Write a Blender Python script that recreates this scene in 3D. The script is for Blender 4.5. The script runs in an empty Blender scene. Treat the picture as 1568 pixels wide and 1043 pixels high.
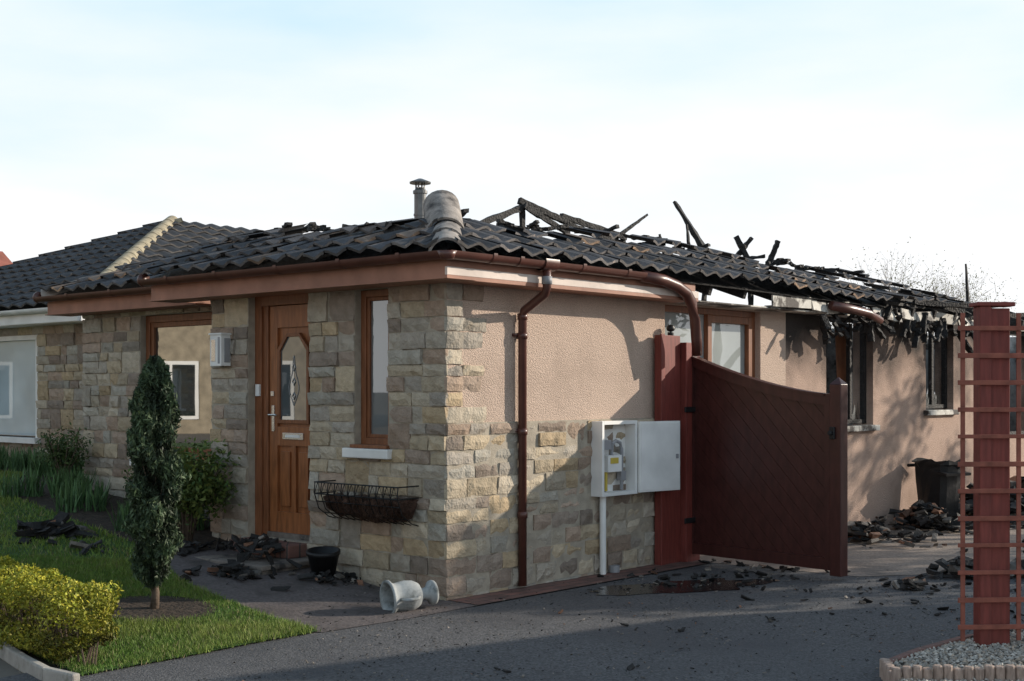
import bpy,bmesh,math,random
import numpy as np
from mathutils import Vector,Matrix,noise
R=random.Random(7); NR=np.random.RandomState(5)
scene=bpy.context.scene
C=Vector((-0.487,9.67,0)); ANG=math.atan2(.752,.659)
FR=Matrix.Translation(C)@Matrix.Rotation(ANG,4,'Z')
def L(x,y,z=0): return FR@Vector((x,y,z))
def sst(t):
    t=max(0,min(1,t)); return t*t*(3-2*t)
def zg(X,Y):
    d=(Y-8.8)+(-X-1.5)*.6
    return min(.6,.075*max(0,d))*sst((-X-.6)/1.0)
# ---------------- materials
def M(name,col,rough=.8,var=.25,scale=6,bump=.3,bscale=60,bdist=.01,metal=0,attr=False,col2=None,c2scale=2,c2pos=.55,c2w=.08,spec=.4,vor=False,rough2=None,stretch=None,soot=None):
    m=bpy.data.materials.new(name); m.use_nodes=True; nt=m.node_tree; N=nt.nodes; K=nt.links
    b=N['Principled BSDF']; tc=N.new('ShaderNodeTexCoord'); src=tc.outputs['Object']
    if stretch:
        mp=N.new('ShaderNodeMapping'); mp.inputs['Scale'].default_value=stretch; K.new(src,mp.inputs['Vector']); src=mp.outputs[0]
    n=N.new('ShaderNodeTexNoise'); n.inputs['Scale'].default_value=scale; n.inputs['Detail'].default_value=6; K.new(src,n.inputs['Vector'])
    r=N.new('ShaderNodeValToRGB'); K.new(n.outputs['Fac'],r.inputs[0])
    r.color_ramp.elements[0].position=.3; r.color_ramp.elements[1].position=.7
    r.color_ramp.elements[0].color=[c*(1-var) for c in col]+[1]; r.color_ramp.elements[1].color=[min(1,c*(1+var)) for c in col]+[1]
    out=r.outputs[0]
    if col2:
        n2=N.new('ShaderNodeTexNoise'); n2.inputs['Scale'].default_value=c2scale; n2.inputs['Detail'].default_value=8; n2.inputs['Roughness'].default_value=.65; K.new(src,n2.inputs['Vector'])
        r2=N.new('ShaderNodeValToRGB'); K.new(n2.outputs['Fac'],r2.inputs[0]); r2.color_ramp.elements[0].position=c2pos; r2.color_ramp.elements[1].position=c2pos+c2w
        mx=N.new('ShaderNodeMix'); mx.data_type='RGBA'; K.new(r2.outputs[0],mx.inputs[0]); K.new(out,mx.inputs[6]); mx.inputs[7].default_value=list(col2)+[1]; out=mx.outputs[2]
        if rough2 is not None:
            mr=N.new('ShaderNodeMapRange'); mr.inputs[3].default_value=rough; mr.inputs[4].default_value=rough2; K.new(r2.outputs[0],mr.inputs[0]); K.new(mr.outputs[0],b.inputs['Roughness'])
    if soot:
        # smoke staining that climbs the wall towards the eaves
        sx=N.new('ShaderNodeSeparateXYZ'); K.new(tc.outputs['Object'],sx.inputs[0]); mr=N.new('ShaderNodeMapRange'); mr.inputs[1].default_value=soot[0]; mr.inputs[2].default_value=soot[1]; mr.inputs[3].default_value=-.2; mr.inputs[4].default_value=.5; K.new(sx.outputs['Z'],mr.inputs[0])
        n4=N.new('ShaderNodeTexNoise'); n4.inputs['Scale'].default_value=1.5; n4.inputs['Detail'].default_value=8; K.new(tc.outputs['Object'],n4.inputs['Vector'])
        ad=N.new('ShaderNodeMath'); ad.operation='ADD'; K.new(mr.outputs[0],ad.inputs[0]); K.new(n4.outputs['Fac'],ad.inputs[1])
        r4=N.new('ShaderNodeValToRGB'); r4.color_ramp.elements[0].position=.48; r4.color_ramp.elements[1].position=.88; K.new(ad.outputs[0],r4.inputs[0])
        mx=N.new('ShaderNodeMix'); mx.data_type='RGBA'; K.new(r4.outputs[0],mx.inputs[0]); K.new(out,mx.inputs[6]); mx.inputs[7].default_value=(.05,.04,.035,1); out=mx.outputs[2]
    if attr:
        a=N.new('ShaderNodeAttribute'); a.attribute_name='Col'
        mx=N.new('ShaderNodeMix'); mx.data_type='RGBA'; mx.blend_type='MULTIPLY'; mx.inputs[0].default_value=1; K.new(out,mx.inputs[6]); K.new(a.outputs['Color'],mx.inputs[7]); out=mx.outputs[2]
    K.new(out,b.inputs['Base Color'])
    if not(col2 and rough2 is not None): b.inputs['Roughness'].default_value=rough
    b.inputs['Metallic'].default_value=metal; b.inputs['Specular IOR Level'].default_value=spec
    if bump:
        if vor:
            n3=N.new('ShaderNodeTexVoronoi'); n3.inputs['Scale'].default_value=bscale; o3=n3.outputs['Distance']
        else:
            n3=N.new('ShaderNodeTexNoise'); n3.inputs['Scale'].default_value=bscale; n3.inputs['Detail'].default_value=5; o3=n3.outputs['Fac']
        K.new(src,n3.inputs['Vector']); bp=N.new('ShaderNodeBump'); bp.inputs['Strength'].default_value=bump; bp.inputs['Distance'].default_value=bdist
        if vor: bp.invert=True
        K.new(o3,bp.inputs['Height']); K.new(bp.outputs[0],b.inputs['Normal'])
    return m
W1=(1,1,1)
m_stone=M('split_stone',W1,.9,.25,16,.9,50,.014,attr=True,col2=(.66,.61,.54),c2scale=7,c2pos=.56,c2w=.2)
m_mortar=M('mortar',(.38,.33,.26),.95,.2,10,.5,80)
m_render=M('pebbledash_render',(.58,.44,.35),.95,.28,110,.9,120,.008,vor=True,col2=(.44,.33,.26),c2scale=1.6,c2pos=.5,c2w=.25)
m_soot=M('sooty_render',(.50,.355,.28),.95,.28,110,.9,120,.008,vor=True,col2=(.32,.22,.17),c2scale=1.5,c2pos=.5,c2w=.25,soot=(1.0,2.5))
m_brown=M('brown_pvc',(.10,.038,.028),.35,.2,5,.05,30,spec=.5)
m_fascia=M('brown_fascia',(.34,.16,.105),.6,.2,5,.1,30)
m_cream=M('cream_fascia_board',(.68,.57,.50),.6,.15,5,.1,30)  # even cream tone for the middle fascia strip
m_white=M('white_paint',(.8,.79,.76),.5,.1,4,.1,30)
m_whitec=M('scorched_white_paint',(.62,.59,.53),.7,.2,6,.3,30,col2=(.05,.04,.035),c2scale=3,c2pos=.46,c2w=.08)
m_oak=M('oak_door',(.27,.095,.033),.38,.32,7,.15,40,.004,stretch=(6,6,.8),spec=.5)
m_oakd=M('oak_frame',(.21,.078,.033),.45,.25,7,.12,40,.004,stretch=(6,6,.8))
m_tile=M('concrete_roof_tile',W1,.8,.35,9,.6,70,.008,attr=True,col2=(2.4,2.1,1.85),c2scale=11,c2pos=.58,c2w=.14)
m_cap=M('hip_tile',(.30,.265,.235),.9,.3,10,.5,50,.01,col2=(.06,.054,.05),c2scale=4,c2pos=.52,c2w=.14)
m_ycap=M('lichen_ridge_tile',(.33,.28,.19),.9,.3,10,.5,50,.01)
m_char=M('charred_wood',(.016,.014,.013),.7,.5,20,.9,45,.02,col2=(.10,.09,.085),c2scale=12,c2pos=.61,c2w=.08)
m_debris=M('charred_debris',W1,.75,.5,20,.8,50,.01,attr=True)
m_steel=M('flue_steel',(.15,.148,.145),.4,.3,8,.1,30,metal=.7)
m_metal=M('chrome',(.6,.6,.6),.25,.05,8,0,metal=1)
m_red=M('red_painted_timber',(.19,.04,.03),.6,.25,8,.3,60,.004,stretch=(5,5,.6))
m_lath=M('weathered_red_lath',(.25,.08,.053),.75,.3,12,.3,60,.004)
m_gate=M('brown_gate_board',(.062,.02,.017),.35,.25,6,.1,40,.003,stretch=(3,3,1))
m_asph=M('asphalt',(.105,.103,.105),.9,.6,70,1.0,90,.014,col2=(.062,.062,.067),c2scale=.7,c2pos=.45,c2w=.25,rough2=.55)
m_wet=M('wet_asphalt',(.02,.019,.019),.16,.2,3,.3,120,.004,spec=.5)
m_conc=M('yard_concrete',(.29,.235,.195),.9,.3,40,.6,60,.012,col2=(.09,.078,.07),c2scale=1.4,c2pos=.5,c2w=.2)
m_path=M('paved_path',(.12,.10,.095),.85,.35,40,.7,40,.01,col2=(.06,.05,.046),c2scale=2.5,c2pos=.48,c2w=.2)
m_soil=M('soil',(.045,.032,.022),.95,.4,12,1,30,.03)
m_ground=M('ground',(.13,.115,.095),.95,.25,.5,.4,10,.02)
m_lawn=M('lawn_turf',(.05,.10,.02),.95,.35,8,1,60,.03)
m_leaf=M('leaf',W1,.6,.2,10,0,attr=True,spec=.3)
m_bark=M('bark',(.12,.085,.06),.9,.3,20,.8,40,.01)
m_gravel=M('gravel',W1,.9,.2,20,.3,60,attr=True)
m_log=M('edging_log',(.36,.27,.22),.9,.35,14,.4,40,stretch=(4,4,1))
m_liner=M('coir_liner',(.09,.05,.035),.95,.4,30,1,60,.02)
m_wire=M('black_wire',(.01,.01,.01),.5,.1,5,0)
m_black=M('black_plastic',(.014,.014,.015),.5,.3,10,.4,20,.01)
m_urn=M('weathered_grey_stone',(.36,.375,.37),.85,.2,12,.4,50,.006,col2=(.16,.17,.165),c2scale=6,c2pos=.5,c2w=.14)
m_slab=M('step_stone',(.2,.17,.145),.9,.25,8,.6,40,.01,col2=(.04,.036,.034),c2scale=4,c2pos=.5,c2w=.12)
m_plaster=M('interior_plaster',(.6,.58,.55),.9,.15,3,.2,30,col2=(.04,.036,.033),c2scale=.9,c2pos=.44,c2w=.12)
m_yellow=M('meter_yellow',(.6,.45,.08),.5,.1,5,0)
m_grey=M('grey_metal',(.3,.3,.31),.5,.1,5,0)
m_curt=M('brown_curtain',(.14,.055,.025),.9,.3,5,.2,20)
m_redroof=M('red_clay_roof',(.26,.09,.065),.9,.2,3,.5,15,.03)
m_kerb=M('concrete_kerb',(.36,.33,.29),.9,.25,10,.4,50,col2=(.16,.16,.12),c2scale=5,c2pos=.54,c2w=.12)
def pane(name,base,refl):
    m=bpy.data.materials.new(name); m.use_nodes=True; nt=m.node_tree; N=nt.nodes; K=nt.links
    N.remove(N['Principled BSDF']); o=N['Material Output']
    d=N.new('ShaderNodeBsdfDiffuse'); g=N.new('ShaderNodeBsdfGlossy'); g.inputs['Roughness'].default_value=.012
    tc=N.new('ShaderNodeTexCoord'); n=N.new('ShaderNodeTexNoise'); n.inputs['Scale'].default_value=1.7; K.new(tc.outputs['Object'],n.inputs['Vector'])
    r=N.new('ShaderNodeValToRGB'); r.color_ramp.elements[0].color=[c*.6 for c in base]+[1]; r.color_ramp.elements[1].color=[min(1,c*1.3) for c in base]+[1]; K.new(n.outputs['Fac'],r.inputs[0]); K.new(r.outputs[0],d.inputs[0])
    bp=N.new('ShaderNodeBump'); bp.inputs['Strength'].default_value=.02; bp.inputs['Distance'].default_value=.01; K.new(n.outputs['Fac'],bp.inputs['Height']); K.new(bp.outputs[0],g.inputs['Normal'])
    mx=N.new('ShaderNodeMixShader'); mx.inputs[0].default_value=refl; K.new(d.outputs[0],mx.inputs[1]); K.new(g.outputs[0],mx.inputs[2]); K.new(mx.outputs[0],o.inputs[0])
    return m
g_dark=pane('window_glass',(.03,.035,.035),.5)
g_pale=pane('curtained_glass',(.36,.39,.38),.2)
g_nb=pane('blinds_behind_glass',(.50,.60,.64),.12)
g_side=pane('side_glass',(.16,.17,.17),.22)
g_door=pane('leaded_glass',(.09,.11,.12),.25)
def brickmat(name,c1,c2,mort,sx,sy,rot=0):
    m=bpy.data.materials.new(name); m.use_nodes=True; nt=m.node_tree; N=nt.nodes; K=nt.links; b=N['Principled BSDF']
    tc=N.new('ShaderNodeTexCoord'); mp=N.new('ShaderNodeMapping'); mp.inputs['Rotation'].default_value=(0,0,rot); K.new(tc.outputs['Object'],mp.inputs[0])
    t=N.new('ShaderNodeTexBrick'); t.inputs['Scale'].default_value=1; t.inputs['Brick Width'].default_value=sx; t.inputs['Row Height'].default_value=sy; t.inputs['Mortar Size'].default_value=.006
    t.inputs['Color1'].default_value=c1+(1,); t.inputs['Color2'].default_value=c2+(1,); t.inputs['Mortar'].default_value=mort+(1,); K.new(mp.outputs[0],t.inputs['Vector'])
    n=N.new('ShaderNodeTexNoise'); n.inputs['Scale'].default_value=5; n.inputs['Detail'].default_value=8; K.new(tc.outputs['Object'],n.inputs['Vector'])
    mx=N.new('ShaderNodeMix'); mx.data_type='RGBA'; mx.blend_type='MULTIPLY'; mx.inputs[0].default_value=.8; K.new(t.outputs[0],mx.inputs[6]); K.new(n.outputs['Fac'],mx.inputs[7]); K.new(mx.outputs[2],b.inputs['Base Color'])
    b.inputs['Roughness'].default_value=.85
    bp=N.new('ShaderNodeBump'); bp.inputs['Strength'].default_value=.6; bp.inputs['Distance'].default_value=.01; bp.invert=True; K.new(t.outputs['Fac'],bp.inputs['Height']); K.new(bp.outputs[0],b.inputs['Normal'])
    return m
m_paver=brickmat('red_paver',(.34,.16,.125),(.25,.14,.115),(.09,.08,.07),.2,.1,-ANG)
m_farst=brickmat('far_stone',(.75,.6,.38),(.6,.45,.28),(.5,.42,.3),.4,.2)
# ---------------- mesh builder
class MB:
    def __init__(s): s.v=[];s.f=[];s.m=[];s.c=[]
    def add(s,vs,fs,mi=0,col=W1):
        o=len(s.v); s.v+= [tuple(v) for v in vs]
        for f in fs: s.f.append([o+i for i in f]); s.m.append(mi); s.c.append(col)
    def box(s,x0,x1,y0,y1,z0,z1,mi=0,col=W1,mat=None):
        vs=[Vector((x,y,z)) for x in(x0,x1) for y in(y0,y1) for z in(z0,z1)]
        if mat is not None: vs=[mat@v for v in vs]
        s.add(vs,[(0,1,3,2),(4,6,7,5),(0,4,5,1),(2,3,7,6),(0,2,6,4),(1,5,7,3)],mi,col)
    def beam(s,a,b,w,h,mi=0,col=W1,rag=0,w2=None,seg=5):
        a=Vector(a);b=Vector(b);d=(b-a).normalized(); up=Vector((0,0,1)) if abs(d.z)<.95 else Vector((1,0,0))
        sd=d.cross(up).normalized(); u=sd.cross(d)
        vs=[];n=seg if rag else 1
        for i in range(n+1):
            t=i/n; p=a.lerp(b,t); k=1 if w2 is None else 1+(w2/w-1)*t
            for sx,sy in((-1,-1),(1,-1),(1,1),(-1,1)):
                vs.append(p+sd*sx*w*.5*k*(1+R.uniform(-rag,rag))+u*sy*h*.5*k*(1+R.uniform(-rag,rag)))
        fs=[(0,3,2,1)]
        for i in range(n):
            for j in range(4): fs.append((i*4+j,i*4+(j+1)%4,i*4+4+(j+1)%4,i*4+4+j))
        k=n*4; fs.append((k,k+1,k+2,k+3)); s.add(vs,fs,mi,col)
    def tube(s,pts,r,seg=10,mi=0,col=W1,a0=0,a1=2*math.pi,upv=None,cap=True):
        pts=[Vector(p) for p in pts]; n=len(pts); rs=r if isinstance(r,(list,tuple)) else [r]*n
        full=abs(a1-a0-2*math.pi)<1e-4; cnt=seg if full else seg+1; vs=[]
        for i,p in enumerate(pts):
            d=(pts[min(i+1,n-1)]-pts[max(i-1,0)]).normalized()
            up=Vector(upv) if upv else (Vector((0,0,1)) if abs(d.z)<.9 else Vector((0,1,0)))
            sd=d.cross(up).normalized(); u=sd.cross(d)
            for j in range(cnt):
                a=a0+(a1-a0)*j/seg; vs.append(p+(sd*math.cos(a)+u*math.sin(a))*rs[i])
        fs=[]
        for i in range(n-1):
            for j in range(seg):
                j2=(j+1)%cnt if full else j+1; fs.append((i*cnt+j,i*cnt+j2,(i+1)*cnt+j2,(i+1)*cnt+j))
        if full and cap: fs.append(tuple(range(cnt))[::-1]); fs.append(tuple((n-1)*cnt+j for j in range(cnt)))
        s.add(vs,fs,mi,col)
    def obj(s,name,mats,parent=None,frame=False,smooth=False,bevel=0,recalc=True,solid=0):
        me=bpy.data.meshes.new(name); me.from_pydata(s.v,[],s.f)
        for m in mats: me.materials.append(m)
        me.polygons.foreach_set('material_index',s.m)
        if smooth: me.polygons.foreach_set('use_smooth',[True]*len(s.f))
        cnt=[len(f) for f in s.f]; cc=np.ones((len(s.f),4),dtype=np.float32); cc[:,:3]=np.array(s.c,dtype=np.float32).reshape(-1,3); cc=np.repeat(cc,cnt,axis=0)
        at=me.color_attributes.new('Col','FLOAT_COLOR','CORNER'); at.data.foreach_set('color',cc.ravel())
        if recalc:
            bm=bmesh.new(); bm.from_mesh(me); bmesh.ops.recalc_face_normals(bm,faces=bm.faces); bm.to_mesh(me); bm.free()
        o=bpy.data.objects.new(name,me); scene.collection.objects.link(o)
        if parent: o.parent=parent
        elif frame: o.matrix_world=FR
        if solid: md=o.modifiers.new('s','SOLIDIFY'); md.thickness=solid
        if bevel: md=o.modifiers.new('b','BEVEL'); md.width=bevel; md.segments=2; md.limit_method='ANGLE'
        return o
def empty(name,frame=True):
    e=bpy.data.objects.new(name,None); scene.collection.objects.link(e)
    if frame: e.matrix_world=FR
    return e
house=empty('stone_bungalow')
# ---------------- walls
WT=2.38
def slab(mb,P,u0,u1,z0,z1,holes,n0,n1,mi=0):
    us=sorted({u0,u1}|{h[0] for h in holes}|{h[1] for h in holes}); us=[u for u in us if u0<=u<=u1]
    for a,b in zip(us,us[1:]):
        zs=sorted([(h[2],h[3]) for h in holes if h[0]<=a+1e-6 and h[1]>=b-1e-6]); z=z0
        for h in zs+[(z1,z1)]:
            if h[0]>z+1e-4:
                p=P(a,z,n0);q=P(b,h[0],n1); mb.box(min(p[0],q[0]),max(p[0],q[0]),min(p[1],q[1]),max(p[1],q[1]),z,h[0],mi)
            z=h[1]
PL=lambda x0:(lambda u,z,n:(x0-n,u,z))
PR=lambda u,z,n:(u,-n,z)
PAL=[(.52,.42,.29),(.48,.42,.34),(.55,.47,.36),(.42,.31,.23),(.50,.38,.24),(.31,.25,.20),(.45,.34,.26),(.53,.44,.32),(.40,.35,.29),(.46,.42,.35),(.35,.27,.21)]
def courses(br,seed):
    r=random.Random(seed); o=[]
    for a,b in zip(br,br[1:]):
        n=max(1,round((b-a)/.118)); w=[r.uniform(.75,1.3) for _ in range(n)]; s=sum(w); z=a
        for x in w: o.append((z,z+x/s*(b-a))); z+=x/s*(b-a)
    return o
def block(mb,P,u0,u1,z0,z1,col,dep=.022,g=.005):
    u0+=g;u1-=g;z0+=g;z1-=g
    nu=max(2,int((u1-u0)/.05)); nz=max(2,int((z1-z0)/.045)); d=dep+R.uniform(-.008,.015); tu=R.uniform(-.007,.007); tz=R.uniform(-.007,.007)
    vs=[]
    for i in range(nu+1):
        for j in range(nz+1):
            e=i in(0,nu) or j in(0,nz)
            u=u0+(u1-u0)*i/nu; z=z0+(z1-z0)*j/nz
            n=d+tu*(2*i/nu-1)+tz*(2*j/nz-1)+R.uniform(-.006,.006)-(.012 if e else 0)
            if e: u+=R.uniform(-.004,.004); z+=R.uniform(-.004,.004)
            else: u+=R.uniform(-.012,.012); z+=R.uniform(-.008,.008)
            vs.append(P(u,z,n))
    idx=lambda i,j:i*(nz+1)+j
    fs=[(idx(i,j),idx(i+1,j),idx(i+1,j+1),idx(i,j+1)) for i in range(nu) for j in range(nz)]
    ring=[idx(i,0) for i in range(nu+1)]+[idx(nu,j) for j in range(1,nz+1)]+[idx(i,nz) for i in range(nu-1,-1,-1)]+[idx(0,j) for j in range(nz-1,0,-1)]
    o=len(vs)
    for k in ring:
        i,j=divmod(k,nz+1); vs.append(P(u0+(u1-u0)*i/nu,z0+(z1-z0)*j/nz,-.01))
    n=len(ring)
    for k in range(n): fs.append((ring[k],ring[(k+1)%n],o+(k+1)%n,o+k))
    mb.add(vs,fs,0,col)
def scol(r=R):
    c=r.choice(PAL); k=r.uniform(.78,1.15); return (c[0]*k,c[1]*k,c[2]*k)
def stones(mb,P,cs,u0,u1,holes,seed,lens=(.16,.34)):
    r=random.Random(seed)
    def ints(z0,z1):
        iv=[(u0,u1)]
        for h in holes:
            if h[2]<z1-.01 and h[3]>z0+.01:
                iv=[q for a,b in iv for q in ((a,min(b,h[0])),(max(a,h[1]),b)) if q[1]-q[0]>.02]
        return iv
    def row(a,b,z0,z1):
        u=a
        while u<b-.01:
            l=r.uniform(*lens)
            if b-u-l<.1: l=b-u
            if l>lens[1]*1.25: l=(b-u)/2
            block(mb,P,u,u+l,z0,z1,scol(r)); u+=l
    i=0
    while i<len(cs):
        z0,z1=cs[i]
        if i+1<len(cs) and ints(*cs[i])==ints(*cs[i+1]) and r.random()<.6:
            z2=cs[i+1][1]
            for a,b in ints(z0,z1):
                u=a
                while u<b-.01:
                    l=r.uniform(.18,.6)
                    if b-u-l<.14: l=b-u
                    if l<.34 and r.random()<.75: block(mb,P,u,u+l,z0,z2,scol(r))
                    else: row(u,u+l,z0,z1); row(u,u+l,z1,z2)
                    u+=l
            i+=2
        else:
            for a,b in ints(z0,z1): row(a,b,z0,z1)
            i+=1
HL=[(.616,1.0,1.10,2.34),(1.544,2.36,.30,2.36)]
HF=[(2.95,4.77,.85,2.30)]
HRt=[(2.83,4.5,.95,2.33),(5.87,6.99,1.15,2.38),(8.42,9.25,1.3,2.38),(11.0,12.2,.9,2.38)]
csL=courses([-.1,.30,1.10,1.30,2.34],3); csL[-1]=(csL[-1][0],2.355)
mb=MB()
slab(mb,PL(0),0.001,2.875,-.1,WT,HL,-.25,0,0)
mb.box(.001,.55,2.62,2.876,-.1,WT-.002,0)
slab(mb,PL(.5),2.88,5.81,-.1,WT,HF,-.25,0,0)
mb.box(.5,13.5,5.56,5.812,-.1,WT-.002,0)
mb.box(0.002,2.64,-.012,.2,-.1,1.305,0)
mb.obj('mortar_core',[m_mortar],house)
mb=MB()
stones(mb,PL(0),csL,-.015,2.875,HL,11)
stones(mb,lambda u,z,n:(u,2.876+n,z),csL,.0,.48,[],12)
csF=courses([-.1,.85,2.30],5); csF.append((2.30,2.37))
stones(mb,PL(.5),csF,2.9,5.83,HF,13)
csP=[c for c in csL if c[1]<1.31]
stones(mb,PR,csP,-.015,2.64,[],14)
for i,(z0,z1) in enumerate([c for c in csL if c[1]>=1.31]):
    w=.17 if i%3==1 else (.42 if i%3==0 else .40)
    if w>.3: block(mb,PR,-.015,.17,z0,z1,scol(),.02); block(mb,PR,.17,w*R.uniform(.92,1.05),z0,z1,scol(),.02)
    else: block(mb,PR,-.015,w,z0,z1,scol(),.02)
mb.obj('stone_facing',[m_stone],house)
mb=MB()
slab(mb,PR,.01,5.0,-.1,WT,[h for h in HRt if h[0]<5],-.25,0,0)
slab(mb,PR,5.0,13.5,-.1,WT,[h for h in HRt if h[0]>5],-.25,0,1)
mb.obj('rendered_wall',[m_render,m_soot],house)
mb=MB()
mb.box(13.3,13.5,.3,5.5,-.1,2.37)
for x,y0,y1,h in((5.0,.3,3.5,2.2),(7.6,.3,5,2.3),(10.2,.3,4,2.1),(2.6,.3,5,2.35)): mb.box(x,x+.1,y0,y1,-.05,h)
mb.box(5.1,13,3.6,3.7,-.05,2.0); mb.box(.3,13.3,.3,5.5,-.05,.1)
mb.box(7.1,7.59,.9,1.0,.1,2.3,1); mb.box(8.0,10.1,.8,.9,.1,2.3,1); mb.box(10.3,13.2,1.0,1.1,.1,2.2,1)  # black panels added behind the burnt openings to stand in for interior darkness
mb.obj('interior_walls_and_dark_panels',[m_plaster,m_char],house)
# ---------------- windows / door
fr=MB()
def frameL(x,v0,v1,z0,z1,w=.055,d=.06,mi=0):
    fr.box(x,x+d,v0,v0+w,z0,z1,mi);fr.box(x,x+d,v1-w,v1,z0,z1,mi);fr.box(x,x+d,v0+w,v1-w,z0,z0+w,mi);fr.box(x,x+d,v0+w,v1-w,z1-w,z1,mi)
def frameR(y,u0,u1,z0,z1,w=.055,d=.06,mi=0):
    fr.box(u0,u0+w,y,y+d,z0,z1,mi);fr.box(u1-w,u1,y,y+d,z0,z1,mi);fr.box(u0+w,u1-w,y,y+d,z0,z0+w,mi);fr.box(u0+w,u1-w,y,y+d,z1-w,z1,mi)
frameL(.06,.618,.998,1.12,2.338); frameL(.075,.673,.943,1.175,2.283,.03,.03)
frameL(.56,2.952,4.768,.87,2.298,.07); frameL(.575,3.02,4.698,.94,2.228,.05,.03)
frameR(.06,2.832,4.498,.97,2.328,.06); frameR(.05,3.62,4.43,1.03,2.268,.07,.05)
frameR(.08,5.872,6.988,1.17,2.36,.05,.06,2); fr.box(6.6,6.66,.09,.14,1.22,2.3,2); frameR(.08,8.422,9.248,1.32,2.37,.05,.06,2)
fr.box(8.8,8.86,.09,.14,1.35,2.36,2); frameR(.08,11.002,12.198,.92,2.37,.05,.06,2)
fr.obj('window_frames',[m_oakd,m_white,m_char],house,bevel=.004)
gl=MB()
gl.box(.095,.1,.66,.96,1.16,2.3,2); gl.box(.6,.604,3.02,4.7,.93,2.24,0); gl.box(2.89,4.44,.1,.104,1.02,2.28,1)
# jagged shards left in the burnt frames
for (u0,u1,zb) in((5.93,6.93,1.22),(8.48,9.19,1.37)):
    for k in range(9):
        a=R.uniform(u0,u1-.12); gl.add([(a,.11,zb),(a+R.uniform(.06,.16),.11,zb),(a+R.uniform(0,.1),.11,zb+R.uniform(.05,.22))],[(0,1,2)],0)
gl.obj('window_panes',[g_dark,g_pale,g_side],house)
sl=MB()
sl.box(-.07,.1,.56,1.08,1.02,1.095,0); sl.box(.42,.6,2.95,4.85,.79,.855,0); sl.box(5.8,7.05,-.06,.1,1.09,1.155,1); sl.box(8.35,9.3,-.06,.1,1.24,1.305,1); sl.box(2.8,4.55,-.06,.1,.89,.955,0)
sl.obj('window_sills',[m_white,m_whitec],house,bevel=.008)
sl=MB(); sl.box(-.04,.08,.60,1.02,1.097,1.125,0); sl.box(.58,.62,3.3,4.75,.86,.95,0); sl.obj('oak_window_boards',[m_oakd],house,bevel=.004)
d=MB(); X=.10
d.box(X-.03,X+.07,2.27,2.36,.3,2.36,1); d.box(X-.01,X+.06,2.205,2.27,.32,2.30,1); d.box(X-.03,X+.07,1.544,1.575,.3,2.36,1); d.box(X-.03,X+.07,1.575,2.27,2.27,2.36,1)
d.box(X+.03,X+.06,1.575,2.205,.34,2.27,0)
d.box(X+.005,X+.03,2.10,2.2,.345,2.265,0);d.box(X+.005,X+.03,1.58,1.67,.345,2.265,0)
d.box(X+.006,X+.031,1.67,2.10,2.08,2.265,0);d.box(X+.006,X+.031,1.67,2.10,1.08,1.24,0);d.box(X+.006,X+.031,1.67,2.10,.345,.52,0);d.box(X+.007,X+.031,1.86,1.91,.52,1.08,0)
for a,b in((1.705,1.825),(1.945,2.065)): d.box(X+.012,X+.032,a,b,.57,1.03,0)
d.box(X-.02,X+.04,1.575,2.205,.30,.345,2)
def arch(v0,v1,z0,zs,zt,e):
    c=(v0+v1)/2; return [(v0-e,z0-e),(v1+e,z0-e),(v1+e,zs+e*.6),(c+(v1-c)*.45,zt+e),(c-(c-v0)*.45,zt+e),(v0-e,zs+e*.6)]
o_=arch(1.71,2.06,1.30,1.88,2.0,.03); i_=arch(1.71,2.06,1.30,1.88,2.0,0)
vs=[(X-.004,a,b) for a,b in o_]+[(X-.004,a,b) for a,b in i_]+[(X+.032,a,b) for a,b in o_]+[(X+.014,a,b) for a,b in i_]
fs=[]
for k in range(6):
    q=(k+1)%6; fs+=[(k,q,6+q,6+k),(k,q,12+q,12+k),(6+k,6+q,18+q,18+k)]
d.add(vs,fs,1)
d.add([(X+.012,a,b) for a,b in i_],[tuple(range(6))],3)
for sgn in(-1,1): d.tube([(X+.008,1.885+sgn*.05*math.sin(t/8*math.pi)*(1+.6*math.sin(t/8*6.28)),1.42+.42*t/8) for t in range(9)],.003,5,6)
for zc in(1.5,1.62,1.74): d.tube([(X+.008,1.865,zc),(X+.008,1.885,zc+.03),(X+.008,1.905,zc),(X+.008,1.885,zc-.03),(X+.008,1.865,zc)],.0045,5,4)
d.box(X-.005,X+.004,1.75,2.02,1.135,1.19,4); d.box(X-.009,X-.004,1.79,1.98,1.15,1.175,5)
d.box(X-.005,X+.004,2.13,2.165,1.2,1.42,4); d.tube([(X-.005,2.148,1.34),(X-.05,2.148,1.34),(X-.05,2.05,1.34)],.009,8,4)
d.box(X-.05,X-.03,2.28,2.33,1.50,1.60,5); d.box(X-.012,X+.006,2.13,2.17,1.5,1.54,4)
d.obj('front_door',[m_oak,m_oakd,m_slab,g_door,m_metal,m_white,m_grey],house,bevel=.004)
# ---------------- eaves
e=MB()
e.box(-.28,-.26,-.279,3.38,2.35,2.5,0); e.box(-.3,0,-.3,3.4,2.342,2.352,0); e.box(-.28,.5,3.38,3.4,2.35,2.5,0)
e.box(.22,.24,3.40,6.08,2.35,2.5,0); e.box(.2,.5,3.41,6.1,2.341,2.351,0)
e.box(-.281,2.9,-.28,-.262,2.43,2.5,0); e.box(-.282,2.95,-.283,-.26,2.37,2.43,1); e.box(-.282,2.95,-.281,-.255,2.34,2.37,0); e.box(-.26,2.95,-.255,0,2.343,2.353,0)
u=2.97
while u<9.2:
    l=R.uniform(.25,.8)
    if R.random()<.72:
        T=Matrix.Translation((u,-.28,2.42+R.uniform(-.04,.02)))@Matrix.Rotation(R.uniform(-.08,.08),4,'Y')@Matrix.Rotation(R.uniform(-.3,.3),4,'X')
        e.box(0,l*.97,0,.02,-.06,.055,2,W1,T)
    u+=l
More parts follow.
